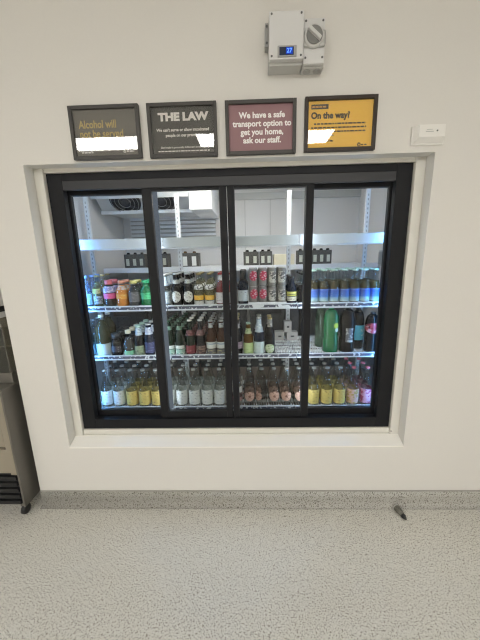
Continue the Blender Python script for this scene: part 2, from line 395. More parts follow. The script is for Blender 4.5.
for fx in (-0.24, 0.04):
    bm = bmesh.new(); lathe(bm, [(0.118, 0), (0.118, 0.012), (0.104, 0.014), (0.104, 0.004)], 28, 0, cap=False)
    bmesh.ops.create_circle(bm, cap_ends=True, segments=28, radius=0.106, matrix=Matrix.Translation((0, 0, 0.003)))
    fan = obj('fan', bm, M['blackp'], ev, (fx, -0.20, -0.172)); fan.rotation_euler = nrm.to_track_quat('Z', 'Y').to_euler()
    bm = bmesh.new()
    for k in range(5):
        a = 2*PI*k/5
        tube(bm, (0.03*math.cos(a), 0.03*math.sin(a), 0.010), (0.10*math.cos(a+.5), 0.10*math.sin(a+.5), 0.010), 0.010, 6)
    lathe(bm, [(0.032, 0.004), (0.032, 0.018)], 16)
    obj('blades', bm, M['slot'], fan)
    bm = bmesh.new()
    for rr in (0.045, 0.075, 0.104):
        lathe(bm, [(rr-0.0015, 0.02), (rr+0.0015, 0.02), (rr+0.0015, 0.023), (rr-0.0015, 0.023), (rr-0.0015, 0.02)], 24, 0, cap=False)
    obj('guard', bm, M['dial'], fan)
# slatted return grille below it
gr = thing('slatted_vent', 'pale slatted grille on the cold room back wall below the cooling unit', 'vent', (-0.72, CY1, 1.60))
bm = bmesh.new()
bx(bm, -0.40, 0.42, -0.012, 0.0, 0, 0.27); obj('backing', bm, M['greyp2'], gr)
bm = bmesh.new()
for k in range(7): bx(bm, -0.40, 0.42, -0.04, -0.012, 0.010+k*0.038, 0.033+k*0.038)
sl = obj('slat_panel', bm, M['whitemetal'], gr)

# ------------------------------------------------------------------ sliding-door fridge front
fr = thing('display_fridge', 'wide black framed drinks fridge with four sliding glass doors set into the wall', 'fridge', (0, FY, FZ0))
def z(v): return v - FZ0
bm = bmesh.new()
fw = 0.078
D0 = 0.0; D1 = 0.038
bx(bm, FX0, FX0+fw, D0, D1, 0, z(FZ1), bev=0.003); bx(bm, FX1-fw, FX1, D0, D1, 0, z(FZ1), bev=0.003)
bx(bm, FX0+fw, FX1-fw, D0, D1, 0, 0.062, bev=0.003)
bx(bm, FX0+fw, FX1-fw, D0, D1, z(FZ1)-0.036, z(FZ1), bev=0.003)
bx(bm, FX0-0.02, FX0+0.03, D1, 0.128, 0, z(FZ1)); bx(bm, FX1-0.03, FX1+0.02, D1, 0.128, 0, z(FZ1))
bx(bm, FX0+0.03, FX1-0.03, D1, 0.100, 0, 0.056)
obj('outer_frame', bm, M['alu'], fr)
bm = bmesh.new(); bx(bm, FX0+fw-0.01, FX1-fw+0.01, 0.004, 0.024, z(FZ1)-0.080, z(FZ1)-0.034, bev=0.002)
obj('header_rail', bm, M['alu_lit'], fr)
bm = bmesh.new()
bx(bm, FX0+fw-0.04, FX1-fw+0.04, 0.006, 0.098, 0.050, 0.0585)
obj('lower_track', bm, M['alu'], fr)
bm = bmesh.new()
bx(bm, FX0+fw-0.04, FX1-fw+0.04, 0.0245, 0.10, z(FZ1)-0.064, z(FZ1)-0.037)
obj('upper_track', bm, M['alu'], fr)
def door(x0, x1, y, zt, zb, sl, sr, lab):
    bm = bmesh.new(); d = 0.028
    bx(bm, x0, x0+sl, y, y+d, zb, zt, bev=0.003); bx(bm, x1-sr, x1, y, y+d, zb, zt, bev=0.003)
    bx(bm, x0+sl, x1-sr, y, y+d, zt-0.027, zt, bev=0.002); bx(bm, x0+sl, x1-sr, y, y+d, zb, zb+0.038, bev=0.002)
    o = obj('sliding_door', bm, M['alu'], fr); o['label'] = lab
    p = obj('glass_pane', _b((x0+sl-0.004, x1-sr+0.004, y+0.011, y+0.017, zb+0.034, zt-0.024)), M['pane'], o)
    bm = bmesh.new(); g = 0.004
    bx(bm, x0+sl, x0+sl+g, y+0.003, y+0.025, zb+0.038, zt-0.027); bx(bm, x1-sr-g, x1-sr, y+0.003, y+0.025, zb+0.038, zt-0.027)
    bx(bm, x0+sl+g, x1-sr-g, y+0.003, y+0.025, zb+0.038, zb+0.038+g); bx(bm, x0+sl+g, x1-sr-g, y+0.003, y+0.025, zt-0.027-g, zt-0.027)
    obj('gasket', bm, M['gasket'], o)
def _b(d):
    bm = bmesh.new(); bx(bm, *d); return bm
ZT, ZB = z(1.868), z(0.540)
door(-0.545, -0.104, 0.014, ZT, ZB, 0.046, 0.034, 'second sliding glass door')
door(-0.100, 0.347, 0.014, ZT, ZB, 0.034, 0.036, 'third sliding glass door')
door(-0.990, -0.510, 0.052, ZT-0.006, ZB-0.006, 0.045, 0.036, 'first sliding glass door')
door(0.310, 0.792, 0.052, ZT-0.006, ZB-0.006, 0.036, 0.044, 'fourth sliding glass door')
# vertical LED tubes behind the stiles
for lx, mm in ((-0.978, 'ledend'), (-0.535, 'led'), (0.345, 'led'), (0.785, 'ledend')):
    bm = bmesh.new(); lathe(bm, [(0.007, z(0.56)), (0.007, z(1.85))], 10, c=(lx, 0.122, 0)); obj('led_tube', bm, M[mm], fr)
bm = bmesh.new(); bx(bm, -0.520, -0.494, 0.112, 0.130, z(0.545), z(1.86), bev=0.004); obj('stile_glow_strip', bm, M['strip'], fr)  # glowing bar added for the lit edge of the first door's stile

# ------------------------------------------------------------------ shelving unit
SF, SB = 0.25, 0.68
su = thing('shelving_unit', 'white wire drinks shelving on slotted posts behind the glass doors', 'shelving', (0, 0, 0.03))
bays = [(-1.14, -0.498), (-0.492, 0.296), (0.302, 0.90)]
levels = [(1.565, 0.047, 1.610, 1.553), (1.204, None, 1.2125, 1.178), (0.882, None, 0.894, 0.862), (0.522, None, 0.534, 0.502)]
for px_ in (-1.145, -0.495, 0.299, 0.845):
    for py in (0.683,):
        bm = bmesh.new(); bx(bm, px_-0.014, px_+0.014, py, py+0.022, 0, 1.90)
        k = 0.35
        while k < 1.86:
            bx(bm, px_-0.003, px_+0.003, py-0.0006, py+0.002, k, k+0.014, mi=1); k += 0.03
        obj('upright', bm, [M['whitemetal'], M['postslot']], su)
for li, (zt, _, rt, rb) in enumerate(levels):
    rm = M['railplain'] if li == 0 else rail_mat('ticket_rail_%d' % li, (rt+rb)/2-0.03+0.001, 0.0085)
    for bi, (a, b) in enumerate(bays):
        bm = bmesh.new()
        x = a+0.006
        while x < b-0.004:
            bx(bm, x, x+0.0055, SF+0.004, SB, zt-0.03-0.008, zt-0.03); x += 0.0165
        for yy in (SF+0.01, SF+0.09, SF+0.165, SF+0.24, SF+0.315, SF+0.39, SB-0.012):
            bx(bm, a, b, yy, yy+0.022, zt-0.03-0.012, zt-0.03-0.001)
        s = obj('shelf', bm, M['wire'], su)
        bm = bmesh.new(); bx(bm, a, b, SF-0.004, SF+0.003, rb-0.03, rt-0.03, bev=0.001)
        obj('ticket_rail', bm, rm, s)

# ------------------------------------------------------------------ bottles
def smooth_profile(ctrl, n=26):
    out = []
    for (r0, z0), (r1, z1), s in ctrl_pairs(ctrl):
        k = 8 if s else 1
        for i in range(k):
            t = i/k; tt = (t*t*(3-2*t) if s == 1 else (1-math.sqrt(max(0, 1-t*t)) if s == 3 else math.sin(t*PI/2)**1.15)) if s else t
            out.append((r0+(r1-r0)*tt, z0+(z1-z0)*t))
    out.append((ctrl[-1][0], ctrl[-1][1])); return out
def ctrl_pairs(c):
    for a, b in zip(c, c[1:]): yield (a[0], a[1]), (b[0], b[1]), (len(b) > 2 and b[2])
def r_at(prof, zz):
    for (r0, z0), (r1, z1) in zip(prof, prof[1:]):
        if z0 <= zz <= z1 and z1 > z0: return r0+(r1-r0)*(zz-z0)/(z1-z0)
    return prof[-1][0]

def make_bottle(spec):
    h, r, nr = spec['h'], spec['r'], spec.get('nr', 0.013)
    bh = spec.get('body', 0.55)*h; sh = spec.get('shoulder', 0.80)*h; caph = spec.get('caph', 0.008)
    ctrl = [(r*0.80, 0.0), (r*0.97, 0.003), (r, 0.009)]
    if spec.get('waist'):
        ctrl += [(r, bh*0.35), (r*spec['waist'], bh*0.55, 1), (r, bh*0.85, 1)]
    ctrl += [(r, bh), (nr*1.12, sh, spec.get('curve', 1)), (nr, h-caph-0.002)]
    prof = smooth_profile(ctrl)
    bm = bmesh.new(); lathe(bm, prof, spec.get('seg', 20))
    root = obj(spec.get('name', 'bottle'), bm, spec['glass'])
    if spec.get('drink') is not None:
        lv = spec.get('level', 0.80)*h
        dp = [(max(0.002, rr-0.0022), zz+0.002) for rr, zz in prof if zz < lv]
        dp.append((max(0.002, r_at(prof, lv)-0.0022), lv))
        bm = bmesh.new(); lathe(bm, dp, 16); obj('drink', bm, spec['drink'], root)
    if spec.get('cap') is not None:
        cr = spec.get('capr', nr*1.12)
        bm = bmesh.new(); lathe(bm, [(cr, h-caph-0.003), (cr, h-0.002), (cr*0.86, h)], 16); obj('cap', bm, spec['cap'], root)
    for (z0, z1, mat, arc, nm) in spec.get('labels', ()):
        zs = [z0+(z1-z0)*i/5 for i in range(6)]
        lp = [(r_at(prof, q)+0.0009, q) for q in zs]
        bm = bmesh.new()
        if arc >= 360: lathe(bm, lp, 24, cap=False)
        elif arc < 0:   # rounded label: an oval patch on the front
            A_ = math.radians(-arc)/2; zc, zh = (z0+z1)/2, (z1-z0)/2
            ctr = None; N = 20; rings = []
            for q in (0.0001, 0.35, 0.7, 1.0):
                ring = []
                for i in range(N):
                    a = 2*PI*i/N; zz = zc+zh*q*math.sin(a); th = -PI/2+A_*q*math.cos(a); rr = r_at(prof, zz)+0.0009
                    ring.append(bm.verts.new((rr*math.cos(th), rr*math.sin(th), zz)))
                rings.append(ring)
            for a_, b_ in zip(rings, rings[1:]):
                for i in range(N):
                    j = (i+1) % N; bm.faces.new((a_[i], a_[j], b_[j], b_[i])).smooth = True
        else:
            ha = math.radians(arc)/2; lathe(bm, lp, 14, arc=(-PI/2-ha, -PI/2+ha), cap=False)
        obj(nm, bm, mat, root)
    for (th, zc, ar, mat, nm) in spec.get('marks', ()):   # small printed emblem of an irregular star outline
        bm = bmesh.new(); N = 16; ring = []
        for i in range(N):
            a = 2*PI*i/N; q = ar*(1.0 if i % 2 else 0.62)
            zz = zc+q*math.sin(a); t2 = th+q*math.cos(a)/r; rr = r_at(prof, zz)+0.0014
            ring.append(bm.verts.new((rr*math.cos(t2), rr*math.sin(t2), zz)))
        cv = bm.verts.new(((r_at(prof, zc)+0.0014)*math.cos(th), (r_at(prof, zc)+0.0014)*math.sin(th), zc))
        for i in range(N): bm.faces.new((ring[i], ring[(i+1) % N], cv))
        obj(nm, bm, mat, root)
    return root

def lm(name, base, ink, z0, z1, amount=0.42, scale=190, **k):
    return label_mat(name, [(0.0, base)] if not isinstance(base, list) else base, z0, z1, ink, amount, scale, **k)

def make_can(spec):
    h, r = spec['h'], spec['r']
    prof = [(r*0.82, 0), (r*0.95, 0.003), (r, 0.010), (r, h-0.014), (r*0.86, h-0.003), (r*0.86, h)]
    bm = bmesh.new(); lathe(bm, prof, 20); root = obj('can', bm, spec['glass'])
    bm = bmesh.new(); lathe(bm, [(r*0.84, h-0.001), (r*0.84, h+0.0012)], 16); lid = obj('lid', bm, CAP['silver'], root)
    for (z0, z1, mat, arc, nm) in spec['labels']:
        bm = bmesh.new()
        A_ = math.radians(abs(arc))/2; zc, zh = (z0+z1)/2, (z1-z0)/2
        N = 20; rings = []
        for q in (0.0001, 0.5, 1.0):
            ring = []
            for i in range(N):
                a = 2*PI*i/N; cx_, sx_ = math.cos(a), math.sin(a)
                if arc > 0:
                    mx_ = max(abs(cx_), abs(sx_)); cx_, sx_ = cx_/mx_, sx_/mx_
                th = -PI/2+A_*q*cx_
                ring.append(bm.verts.new(((r+0.0009)*math.cos(th), (r+0.0009)*math.sin(th), zc+zh*q*sx_)))
            rings.append(ring)
        for a_, b_ in zip(rings, rings[1:]):
            for i in range(N):
                j = (i+1) % N; bm.faces.new((a_[i], a_[j], b_[j], b_[i])).smooth = True
        obj(nm, bm, mat, root)
    return root

def make_square(spec):
    h, w = spec['h'], spec['r']
    bm = bmesh.new(); bx(bm, -w, w, -w, w, 0, h*0.60, bev=0.008); root = obj('square_bottle', bm, spec['glass'])
    bm = bmesh.new(); lathe(bm, smooth_profile([(w*0.85, h*0.595), (w*0.8, h*0.62), (0.016, h*0.78, 1), (0.014, h*0.93)]), 16); obj('neck', bm, G['clear'], root)
    bm = bmesh.new(); lathe(bm, [(0.017, h*0.91), (0.017, h)], 14); obj('cap', bm, CAP['black'], root)
    bm = bmesh.new(); bx(bm, -w*0.25, w*0.72, -w-0.0012, -w-0.0002, h*0.07, h*0.25); obj('label', bm, M['packwhite'], root)
    return root

W = (0.74, 0.75, 0.72)
S = {}   # kinds
S['lightblue'] = dict(h=0.195, r=0.030, glass=G['bluepet'], cap=CAP['blue'], caph=0.014, capr=0.016, body=.62, labels=[(.015, .085, lm('lab_lightblue', (0.28, 0.46, 0.58), (0.55, 0.68, 0.78), .015, .085, .4, 120), 360, 'label')], desc='pale blue bottle with sky blue label')
S['tonic'] = dict(h=0.195, r=0.030, glass=G['clear'], drink=D['lemon'], cap=CAP['gold'], body=.58, labels=[(.02, .07, lm('lab_tonic', (0.38, 0.42, 0.42), (0.10, 0.12, 0.14), .02, .07, .5, 120), 150, 'label'), (.085, .115, lm('lab_tonic2', (0.42, 0.42, 0.12), (0.3, 0.1, 0.1), .08, .11), 120, 'neck_label')], desc='clear bottle of pale yellow drink')
S['pink'] = dict(h=0.165, r=0.036, glass=G['clear'], drink=D['dark'], cap=CAP['pink'], caph=0.024, capr=0.024, nr=0.021, body=.62, shoulder=.85, level=.8, labels=[(.052, .085, lm('lab_pink', (0.66, 0.10, 0.28), (0.75, 0.30, 0.42), .05, .085, .35, 120), 360, 'label'), (.090, .128, lm('lab_violet', (0.27, 0.27, 0.50), (0.65, 0.65, 0.75), .09, .12, .45, 120), 360, 'upper_label')], desc='wide bottle with pink cap and pink label')
S['orange'] = dict(h=0.160, r=0.037, glass=G['clear'], drink=D['orange'], cap=CAP['orange'], caph=0.014, capr=0.021, nr=0.018, body=.58, level=.82, labels=[(.105, .128, lm('lab_orange', (0.50, 0.44, 0.40), (0.6, 0.25, 0.1), .1, .13, .5, 120), 360, 'upper_label'), (.050, .078, lm('lab_orange2', (0.72, 0.33, 0.05), (0.80, 0.55, 0.20), .05, .08, .4, 120), 150, 'label')], desc='orange drink bottle with orange cap')
S['yellowcap'] = dict(h=0.160, r=0.036, glass=G['clear'], drink=D['dark'], cap=CAP['yellow'], caph=0.016, capr=0.022, nr=0.018, body=.58, level=.83, labels=[(.03, .09, lm('lab_grey', (0.10, 0.095, 0.10), (0.2, 0.2, 0.2), .03, .09, .4, 120), 200, 'label')], desc='dark drink bottle with yellow cap')
S['greensmall'] = dict(h=0.160, r=0.035, glass=G['greenpet'], cap=CAP['green'], caph=0.016, capr=0.020, nr=0.016, body=.60, waist=.93, labels=[(.045, .085, lm('lab_greens', (0.05, 0.42, 0.16), (0.02, 0.26, 0.09), .04, .09, .45, 120), 360, 'label')], desc='small green plastic bottle')
S['cyan'] = dict(h=0.160, r=0.027, glass=G['bluepet'], cap=CAP['palegreen'], caph=0.014, capr=0.020, nr=0.016, body=.60, labels=[(.03, .09, lm('lab_cyan', (0.45, 0.68, 0.68), (0.3, 0.4, 0.7), .03, .09, .4, 120), 360, 'label')], desc='pale bottle with turquoise label')
S['whiteblue'] = dict(h=0.195, r=0.029, glass=G['clear'], drink=D['water'], cap=CAP['white'], body=.60, labels=[(.012, .088, lm('lab_wb', (0.58, 0.64, 0.68), (0.22, 0.32, 0.42), .01, .09, .45, 130), 360, 'label'), (.125, .175, lm('lab_wb2', (0.62, 0.70, 0.76), (0.2, 0.4, 0.65), .12, .18, .4, 130), 360, 'neck_label')], desc='clear bottle with blue and white labels')
S['whitetag'] = dict(h=0.200, r=0.034, glass=G['dark'], cap=CAP['silver'], body=.55, nr=.017, shoulder=.72, labels=[(.022, .092, lm('lab_tag', (0.62, 0.62, 0.58), (0.12, 0.12, 0.12), .02, .09, .40, 130), -105, 'label'), (.136, .160, lm('lab_tagn', (0.46, 0.48, 0.46), (0.2, 0.2, 0.2), .12, .16, .35, 150), 250, 'neck_label')], desc='dark bottle with rounded white label')
S['orangelabel'] = dict(h=0.195, r=0.032, glass=G['clear'], drink=D['lemon'], cap=CAP['gold'], body=.52, labels=[(.034, .062, lm('lab_ol', (0.74, 0.42, 0.05), (0.75, 0.60, 0.12), .03, .06, .4, 140), 130, 'label'), (.006, .030, lm('lab_ol2', (0.58, 0.58, 0.56), (0.25, 0.25, 0.25), 0, .03, .4, 140), 130, 'lower_label'), (.098, .128, lm('lab_ol3', (0.72, 0.72, 0.70), (0.15, 0.15, 0.15), .09, .13, .5, 110), 130, 'neck_label')], desc='clear bottle with orange label')
S['redneck'] = dict(h=0.195, r=0.0325, glass=G['clear'], drink=D['red'], cap=CAP['red'], body=.52, level=.78, nr=.015, labels=[(.012, .078, lm('lab_rn', (0.62, 0.60, 0.62), (0.36, 0.30, 0.36), .01, .08, .38, 130), 170, 'label'), (.150, .178, lm('lab_rn2', (0.66, 0.64, 0.64), (0.3, 0.3, 0.32), .15, .18, .4, 150), 360, 'neck_label')], desc='red drink bottle with white label')
S['wine'] = dict(h=0.205, r=0.031, glass=G['navy'], cap=CAP['black'], caph=0.055, nr=.016, body=.58, shoulder=.72, labels=[(.022, .088, lm('lab_wine', (0.55, 0.62, 0.66), (0.16, 0.18, 0.22), .02, .09, .34, 150), 170, 'label')], desc='dark wine bottle with white label')
S['redcan'] = dict(kind='can', h=0.108, r=0.028, glass=flat('can_grey', (0.17, 0.165, 0.165), 0.45), labels=[(.034, .094, lm('lab_rc', (0.42, 0.02, 0.07), (0.56, 0.36, 0.40), .03, .1, .42, 110), -105, 'emblem')], desc='grey can with red emblem')
S['greycan'] = dict(kind='can', h=0.108, r=0.028, glass=flat('can_taupe', (0.16, 0.155, 0.145), 0.45), labels=[(.022, .088, lm('lab_gc', (0.46, 0.45, 0.41), (0.10, 0.095, 0.095), .02, .09, .50, 95), 95, 'label')], desc='grey can with pale label')
S['yellowlabel'] = dict(h=0.165, r=0.031, glass=G['navy'], cap=CAP['black'], body=.55, labels=[(.048, .074, lm('lab_yl', [(0, (0.50, 0.50, 0.10)), (.35, (0.05, 0.05, 0.04)), (.5, (0.62, 0.62, 0.16))], None, .048, .074), 140, 'label'), (.018, .044, lm('lab_yl2', (0.62, 0.60, 0.52), (0.2, 0.2, 0.18), .02, .045, .4, 140), 130, 'lower_label')], desc='dark bottle with yellow label')
S['whisky'] = dict(kind='square', h=0.190, r=0.034, glass=G['cola'], desc='square dark brown bottle with small white label')
S['bluelabel'] = dict(h=0.202, r=0.0292, glass=G['clear'], drink=D['brownish'], level=.64, cap=CAP['palegreen'], nr=0.014, body=.46, shoulder=.74, labels=[(.010, .085, label_mat('lab_blue', [(0, (0.46, 0.58, 0.52)), (.25, (0.25, 0.42, 0.50)), (.42, (0.05, 0.15, 0.45)), (.85, (0.035, 0.085, 0.38)), (1, (0.10, 0.20, 0.55))], .010, .085, (0.30, 0.42, 0.62), .32, 130, soft=True), 360, 'label')], desc='clear bottle with blue label')
# middle shelf
S['greyclear'] = dict(h=0.225, r=0.033, glass=G['clear'], drink=D['pink'], cap=CAP['silver'], body=.55, labels=[(.012, .075, lm('lab_gcl', (0.20, 0.38, 0.48), (0.3, 0.5, 0.6), .01, .08, .4, 100), 360, 'label')], desc='clear bottle beside the black side frame')
S['bigclear'] = dict(h=0.268, r=0.046, glass=G['clear'], drink=D['olive'], level=.86, cap=CAP['white'], caph=.014, capr=.016, nr=.014, body=.62, shoulder=.9, labels=[(.004, .085, lm('lab_big', (0.50, 0.60, 0.62), (0.40, 0.47, 0.46), 0, .09, .35, 60), 360, 'label')], desc='large clear bottle of olive drink')
S['darkjar'] = dict(h=0.150, r=0.036, glass=G['dark'], cap=CAP['black'], caph=.03, capr=.028, nr=.024, body=.62, shoulder=.75, labels=[(.03, .07, lm('lab_dj', (0.035, 0.03, 0.045), (0.45, 0.45, 0.48), .03, .07, .3, 140), 150, 'label')], desc='short black bottle with black cap')
S['creamcap'] = dict(h=0.168, r=0.033, glass=G['clear'], drink=D['dark'], level=.70, cap=CAP['cream'], caph=.020, capr=.018, nr=.015, body=.50, shoulder=.82, labels=[(.008, .036, lm('lab_cc', (0.20, 0.55, 0.34), (0.40, 0.66, 0.46), 0, .03, .4, 100), 360, 'label')], desc='dark drink bottle with cream cap')
S['foil'] = dict(h=0.200, r=0.031, glass=G['dark'], cap=CAP['palegreen'], caph=.012, nr=.016, body=.50, labels=[(.135, .182, lm('lab_fn', (0.46, 0.54, 0.58), (0.2, 0.25, 0.28), .13, .18, .4, 100), 220, 'neck_label'), (.005, .068, lm('lab_fo', (0.24, 0.30, 0.18), (0.06, 0.09, 0.05), 0, .07, .42, 120), 150, 'label')], desc='dark bottle with silver neck label')
S['bluebot'] = dict(h=0.210, r=0.031, glass=G['navy'], cap=CAP['silver'], nr=.017, body=.52, labels=[(.14, .185, lm('lab_bbn', (0.50, 0.54, 0.60), (0.2, 0.2, 0.3), .14, .19, .4, 100), 220, 'neck_label'), (.02, .09, lm('lab_bb', (0.025, 0.03, 0.10), (0.15, 0.17, 0.34), .02, .09, .4, 120), 170, 'label')], desc='dark bottle with blue label')
S['clearslim'] = dict(h=0.200, r=0.028, glass=G['clear'], drink=D['pink'], cap=CAP['silver'], body=.5, desc='slim clear bottle beside the green bottles')
S['greenbeer'] = dict(h=0.228, r=0.0305, glass=G['green'], cap=CAP['darkgreen'], body=.52, labels=[(.006, .066, lm('lab_gb', [(0, (0.10, 0.24, 0.19)), (.15, (0.30, 0.48, 0.40)), (.55, (0.06, 0.16, 0.12)), (.66, (0.58, 0.62, 0.58))], (0.62, 0.68, 0.64), 0.006, .066, .42, 110), 150, 'label'), (.165, .190, lm('lab_gbn', (0.10, 0.20, 0.14), (0.3, 0.4, 0.3), .16, .19, .4, 120), 200, 'neck_label')], desc='green beer bottle with green label')
S['redstar'] = dict(h=0.230, r=0.031, glass=G['green'], cap=CAP['white'], body=.52, labels=[(.012, .065, lm('lab_rs', (0.16, 0.010, 0.02), (0.36, 0.12, 0.14), .01, .06, .36, 130), 160, 'label'), (.130, .165, lm('lab_rsn', (0.10, 0.02, 0.02), (0.34, 0.16, 0.15), .13, .17, .4, 130), 200, 'neck_label')], desc='green bottle with red label')
S['beigelabel'] = dict(h=0.230, r=0.031, glass=G['dark'], cap=CAP['white'], body=.52, labels=[(.006, .062, lm('lab_bl', (0.24, 0.15, 0.12), (0.04, 0.02, 0.02), 0, .06, .5, 130), 160, 'label'), (.130, .165, lm('lab_bln', (0.10, 0.035, 0.03), (0.34, 0.18, 0.16), .13, .17, .4, 130), 200, 'neck_label')], desc='dark bottle with beige label')
S['ambwhite'] = dict(h=0.225, r=0.0315, glass=G['amber'], cap=CAP['silver'], body=.50, labels=[(.044, .086, lm('lab_aw', [(0, (0.56, 0.57, 0.54)), (.62, (0.22, 0.30, 0.38)), (.80, (0.55, 0.57, 0.54))], (0.30, 0.32, 0.30), .044, .086, .36, 120), 170, 'label'), (.003, .040, lm('lab_aw2', (0.09, 0.09, 0.10), (0.36, 0.33, 0.16), 0, .04, .4, 130), 170, 'lower_label'), (.175, .205, lm('lab_awn', (0.40, 0.42, 0.42), (0.15, 0.15, 0.15), .17, .2, .45, 130), 360, 'neck_label')], desc='amber bottle with white label')
S['purple'] = dict(h=0.235, r=0.032, glass=G['dark'], cap=CAP['gold'], body=.52, labels=[(.04, .085, lm('lab_pu', (0.34, 0.25, 0.32), (0.52, 0.42, 0.50), .04, .09, .4, 110), 180, 'label'), (.17, .20, lm('lab_pun', (0.30, 0.28, 0.28), (0.5, 0.5, 0.5), .17, .2, .4, 120), 360, 'neck_label')], desc='dark bottle with mauve label')
S['lime'] = dict(h=0.205, r=0.032, glass=G['ambgreen'], cap=CAP['palegreen'], body=.50, labels=[(.004, .078, lm('lab_li', (0.46, 0.58, 0.27), (0.20, 0.36, 0.12), 0, .08, .36, 120), 170, 'label'), (.135, .168, lm('lab_lin', (0.42, 0.50, 0.28), (0.2, 0.3, 0.15), .13, .17, .4, 120), 200, 'neck_label')], desc='amber bottle with lime green label')
S['navywhite'] = dict(h=0.240, r=0.034, glass=G['navy'], cap=CAP['silver'], body=.50, labels=[(.008, .084, lm('lab_nw', (0.50, 0.60, 0.60), (0.28, 0.35, 0.38), 0, .08, .30, 130), 175, 'label'), (.145, .225, lm('lab_nwn', (0.40, 0.48, 0.54), (0.7, 0.75, 0.75), .14, .22, .4, 90), 160, 'neck_label')], desc='dark blue bottle with pale blue label')
S['oval'] = dict(h=0.235, r=0.031, glass=G['dark'], cap=CAP['gold'], body=.52, labels=[(.008, .068, lm('lab_ov', (0.50, 0.56, 0.40), (0.18, 0.30, 0.10), 0, .07, .45, 110), -125, 'label'), (.175, .225, lm('lab_ovn', (0.22, 0.21, 0.19), (0.5, 0.48, 0.42), .17, .22, .42, 90), 170, 'neck_label')], desc='dark bottle with oval green label')
S['sprite'] = dict(curve=3, h=0.290, r=0.049, glass=G['greenpet'], cap=CAP['green'], caph=.014, capr=.015, nr=.014, body=.66, shoulder=.965, waist=.94, seg=24, marks=[(-PI/2+.62, .178, .022, flat('mark_lime', (0.50, 0.72, 0.06)), 'emblem'), (-PI/2+.72, .150, .017, flat('mark_white', (0.55, 0.75, 0.68)), 'emblem')], desc='large green plastic bottle')
S['palepet'] = dict(curve=3, h=0.280, r=0.044, glass=G['palegreen'], cap=CAP['green'], caph=.014, capr=.015, nr=.014, body=.66, shoulder=.965, desc='pale green plastic bottle behind the large green one')
S['cola'] = dict(curve=3, h=0.286, r=0.049, glass=G['cola'], cap=CAP['black'], caph=.014, capr=.015, nr=.014, body=.66, shoulder=.965, waist=.93, labels=[(.07, .160, lm('lab_co', (0.10, 0.10, 0.105), (0.36, 0.37, 0.37), .07, .16, .45, 45), 55, 'label')], desc='large dark cola bottle with grey print')
S['colacyan'] = dict(curve=3, h=0.265, r=0.040, glass=G['cola'], cap=CAP['black'], caph=.016, capr=.016, nr=.015, body=.62, shoulder=.955, labels=[(.06, .158, lm('lab_cy', (0.07, 0.45, 0.60), (0.42, 0.70, 0.72), .06, .16, .36, 60), 220, 'label')], desc='dark cola bottle with turquoise label')
S['redscript'] = dict(curve=3, h=0.255, r=0.043, glass=G['cola'], cap=CAP['black'], caph=.014, capr=.015, nr=.014, body=.62, shoulder=.955, labels=[(.128, .192, lm('lab_rsc', (0.30, 0.02, 0.035), (0.50, 0.24, 0.27), .12, .2, .42, 70), -170, 'label')], desc='dark cola bottle with red label')
# bottom shelf
BT = dict(h=0.256, r=0.0375, glass=G['clear'], body=.45, shoulder=.90, nr=.0125, curve=2)
S['white'] = dict(BT, drink=D['water'], level=.8, cap=CAP['silver'], labels=[(.016, .115, lm('lab_white', (0.64, 0.66, 0.63), (0.26, 0.29, 0.30), .01, .11, .37, 120), 360, 'label')], desc='clear bottle with white label')
S['yellow'] = dict(BT, drink=D['water'], level=.8, cap=CAP['silver'], labels=[(.014, .112, lm('lab_yellow', (0.60, 0.47, 0.14), (0.22, 0.15, 0.04), .01, .11, .36, 120), 360, 'label')], desc='clear bottle with yellow label')
S['circle'] = dict(BT, marks=[(-PI/2, .070, .011, flat('mark_brown', (0.20, 0.09, 0.06)), 'emblem')], drink=D['pink'], level=.8, cap=CAP['silver'], labels=[(.036, .104, lm('lab_circle', (0.58, 0.37, 0.29), (0.20, 0.10, 0.07), .03, .1, .38, 120), -115, 'label')], desc='clear bottle with round pink label')
S['pinkstripe'] = dict(BT, r=.034, drink=D['pink'], level=.8, cap=CAP['silver'], labels=[(.035, .062, lm('lab_ps', (0.56, 0.34, 0.32), (0.4, 0.2, 0.2), .03, .06, .4, 120), 360, 'label'), (.095, .135, lm('lab_ps2', (0.60, 0.58, 0.55), (0.4, 0.35, 0.35), .09, .14, .3, 120), 360, 'upper_label')], desc='clear bottle with pink and white labels')
S['pinkyellow'] = dict(BT, drink=D['pink'], level=.8, cap=CAP['pink'], labels=[(.014, .112, lm('lab_py', (0.62, 0.40, 0.34), (0.42, 0.30, 0.08), .01, .11, .46, 80), 360, 'label')], desc='clear bottle with pink and yellow label')
S['redpink'] = dict(BT, drink=D['pink'], level=.8, cap=CAP['pink'], labels=[(.014, .112, lm('lab_rp', (0.62, 0.28, 0.34), (0.36, 0.04, 0.09), .01, .11, .46, 70), 360, 'label')], desc='clear bottle with rose red label')

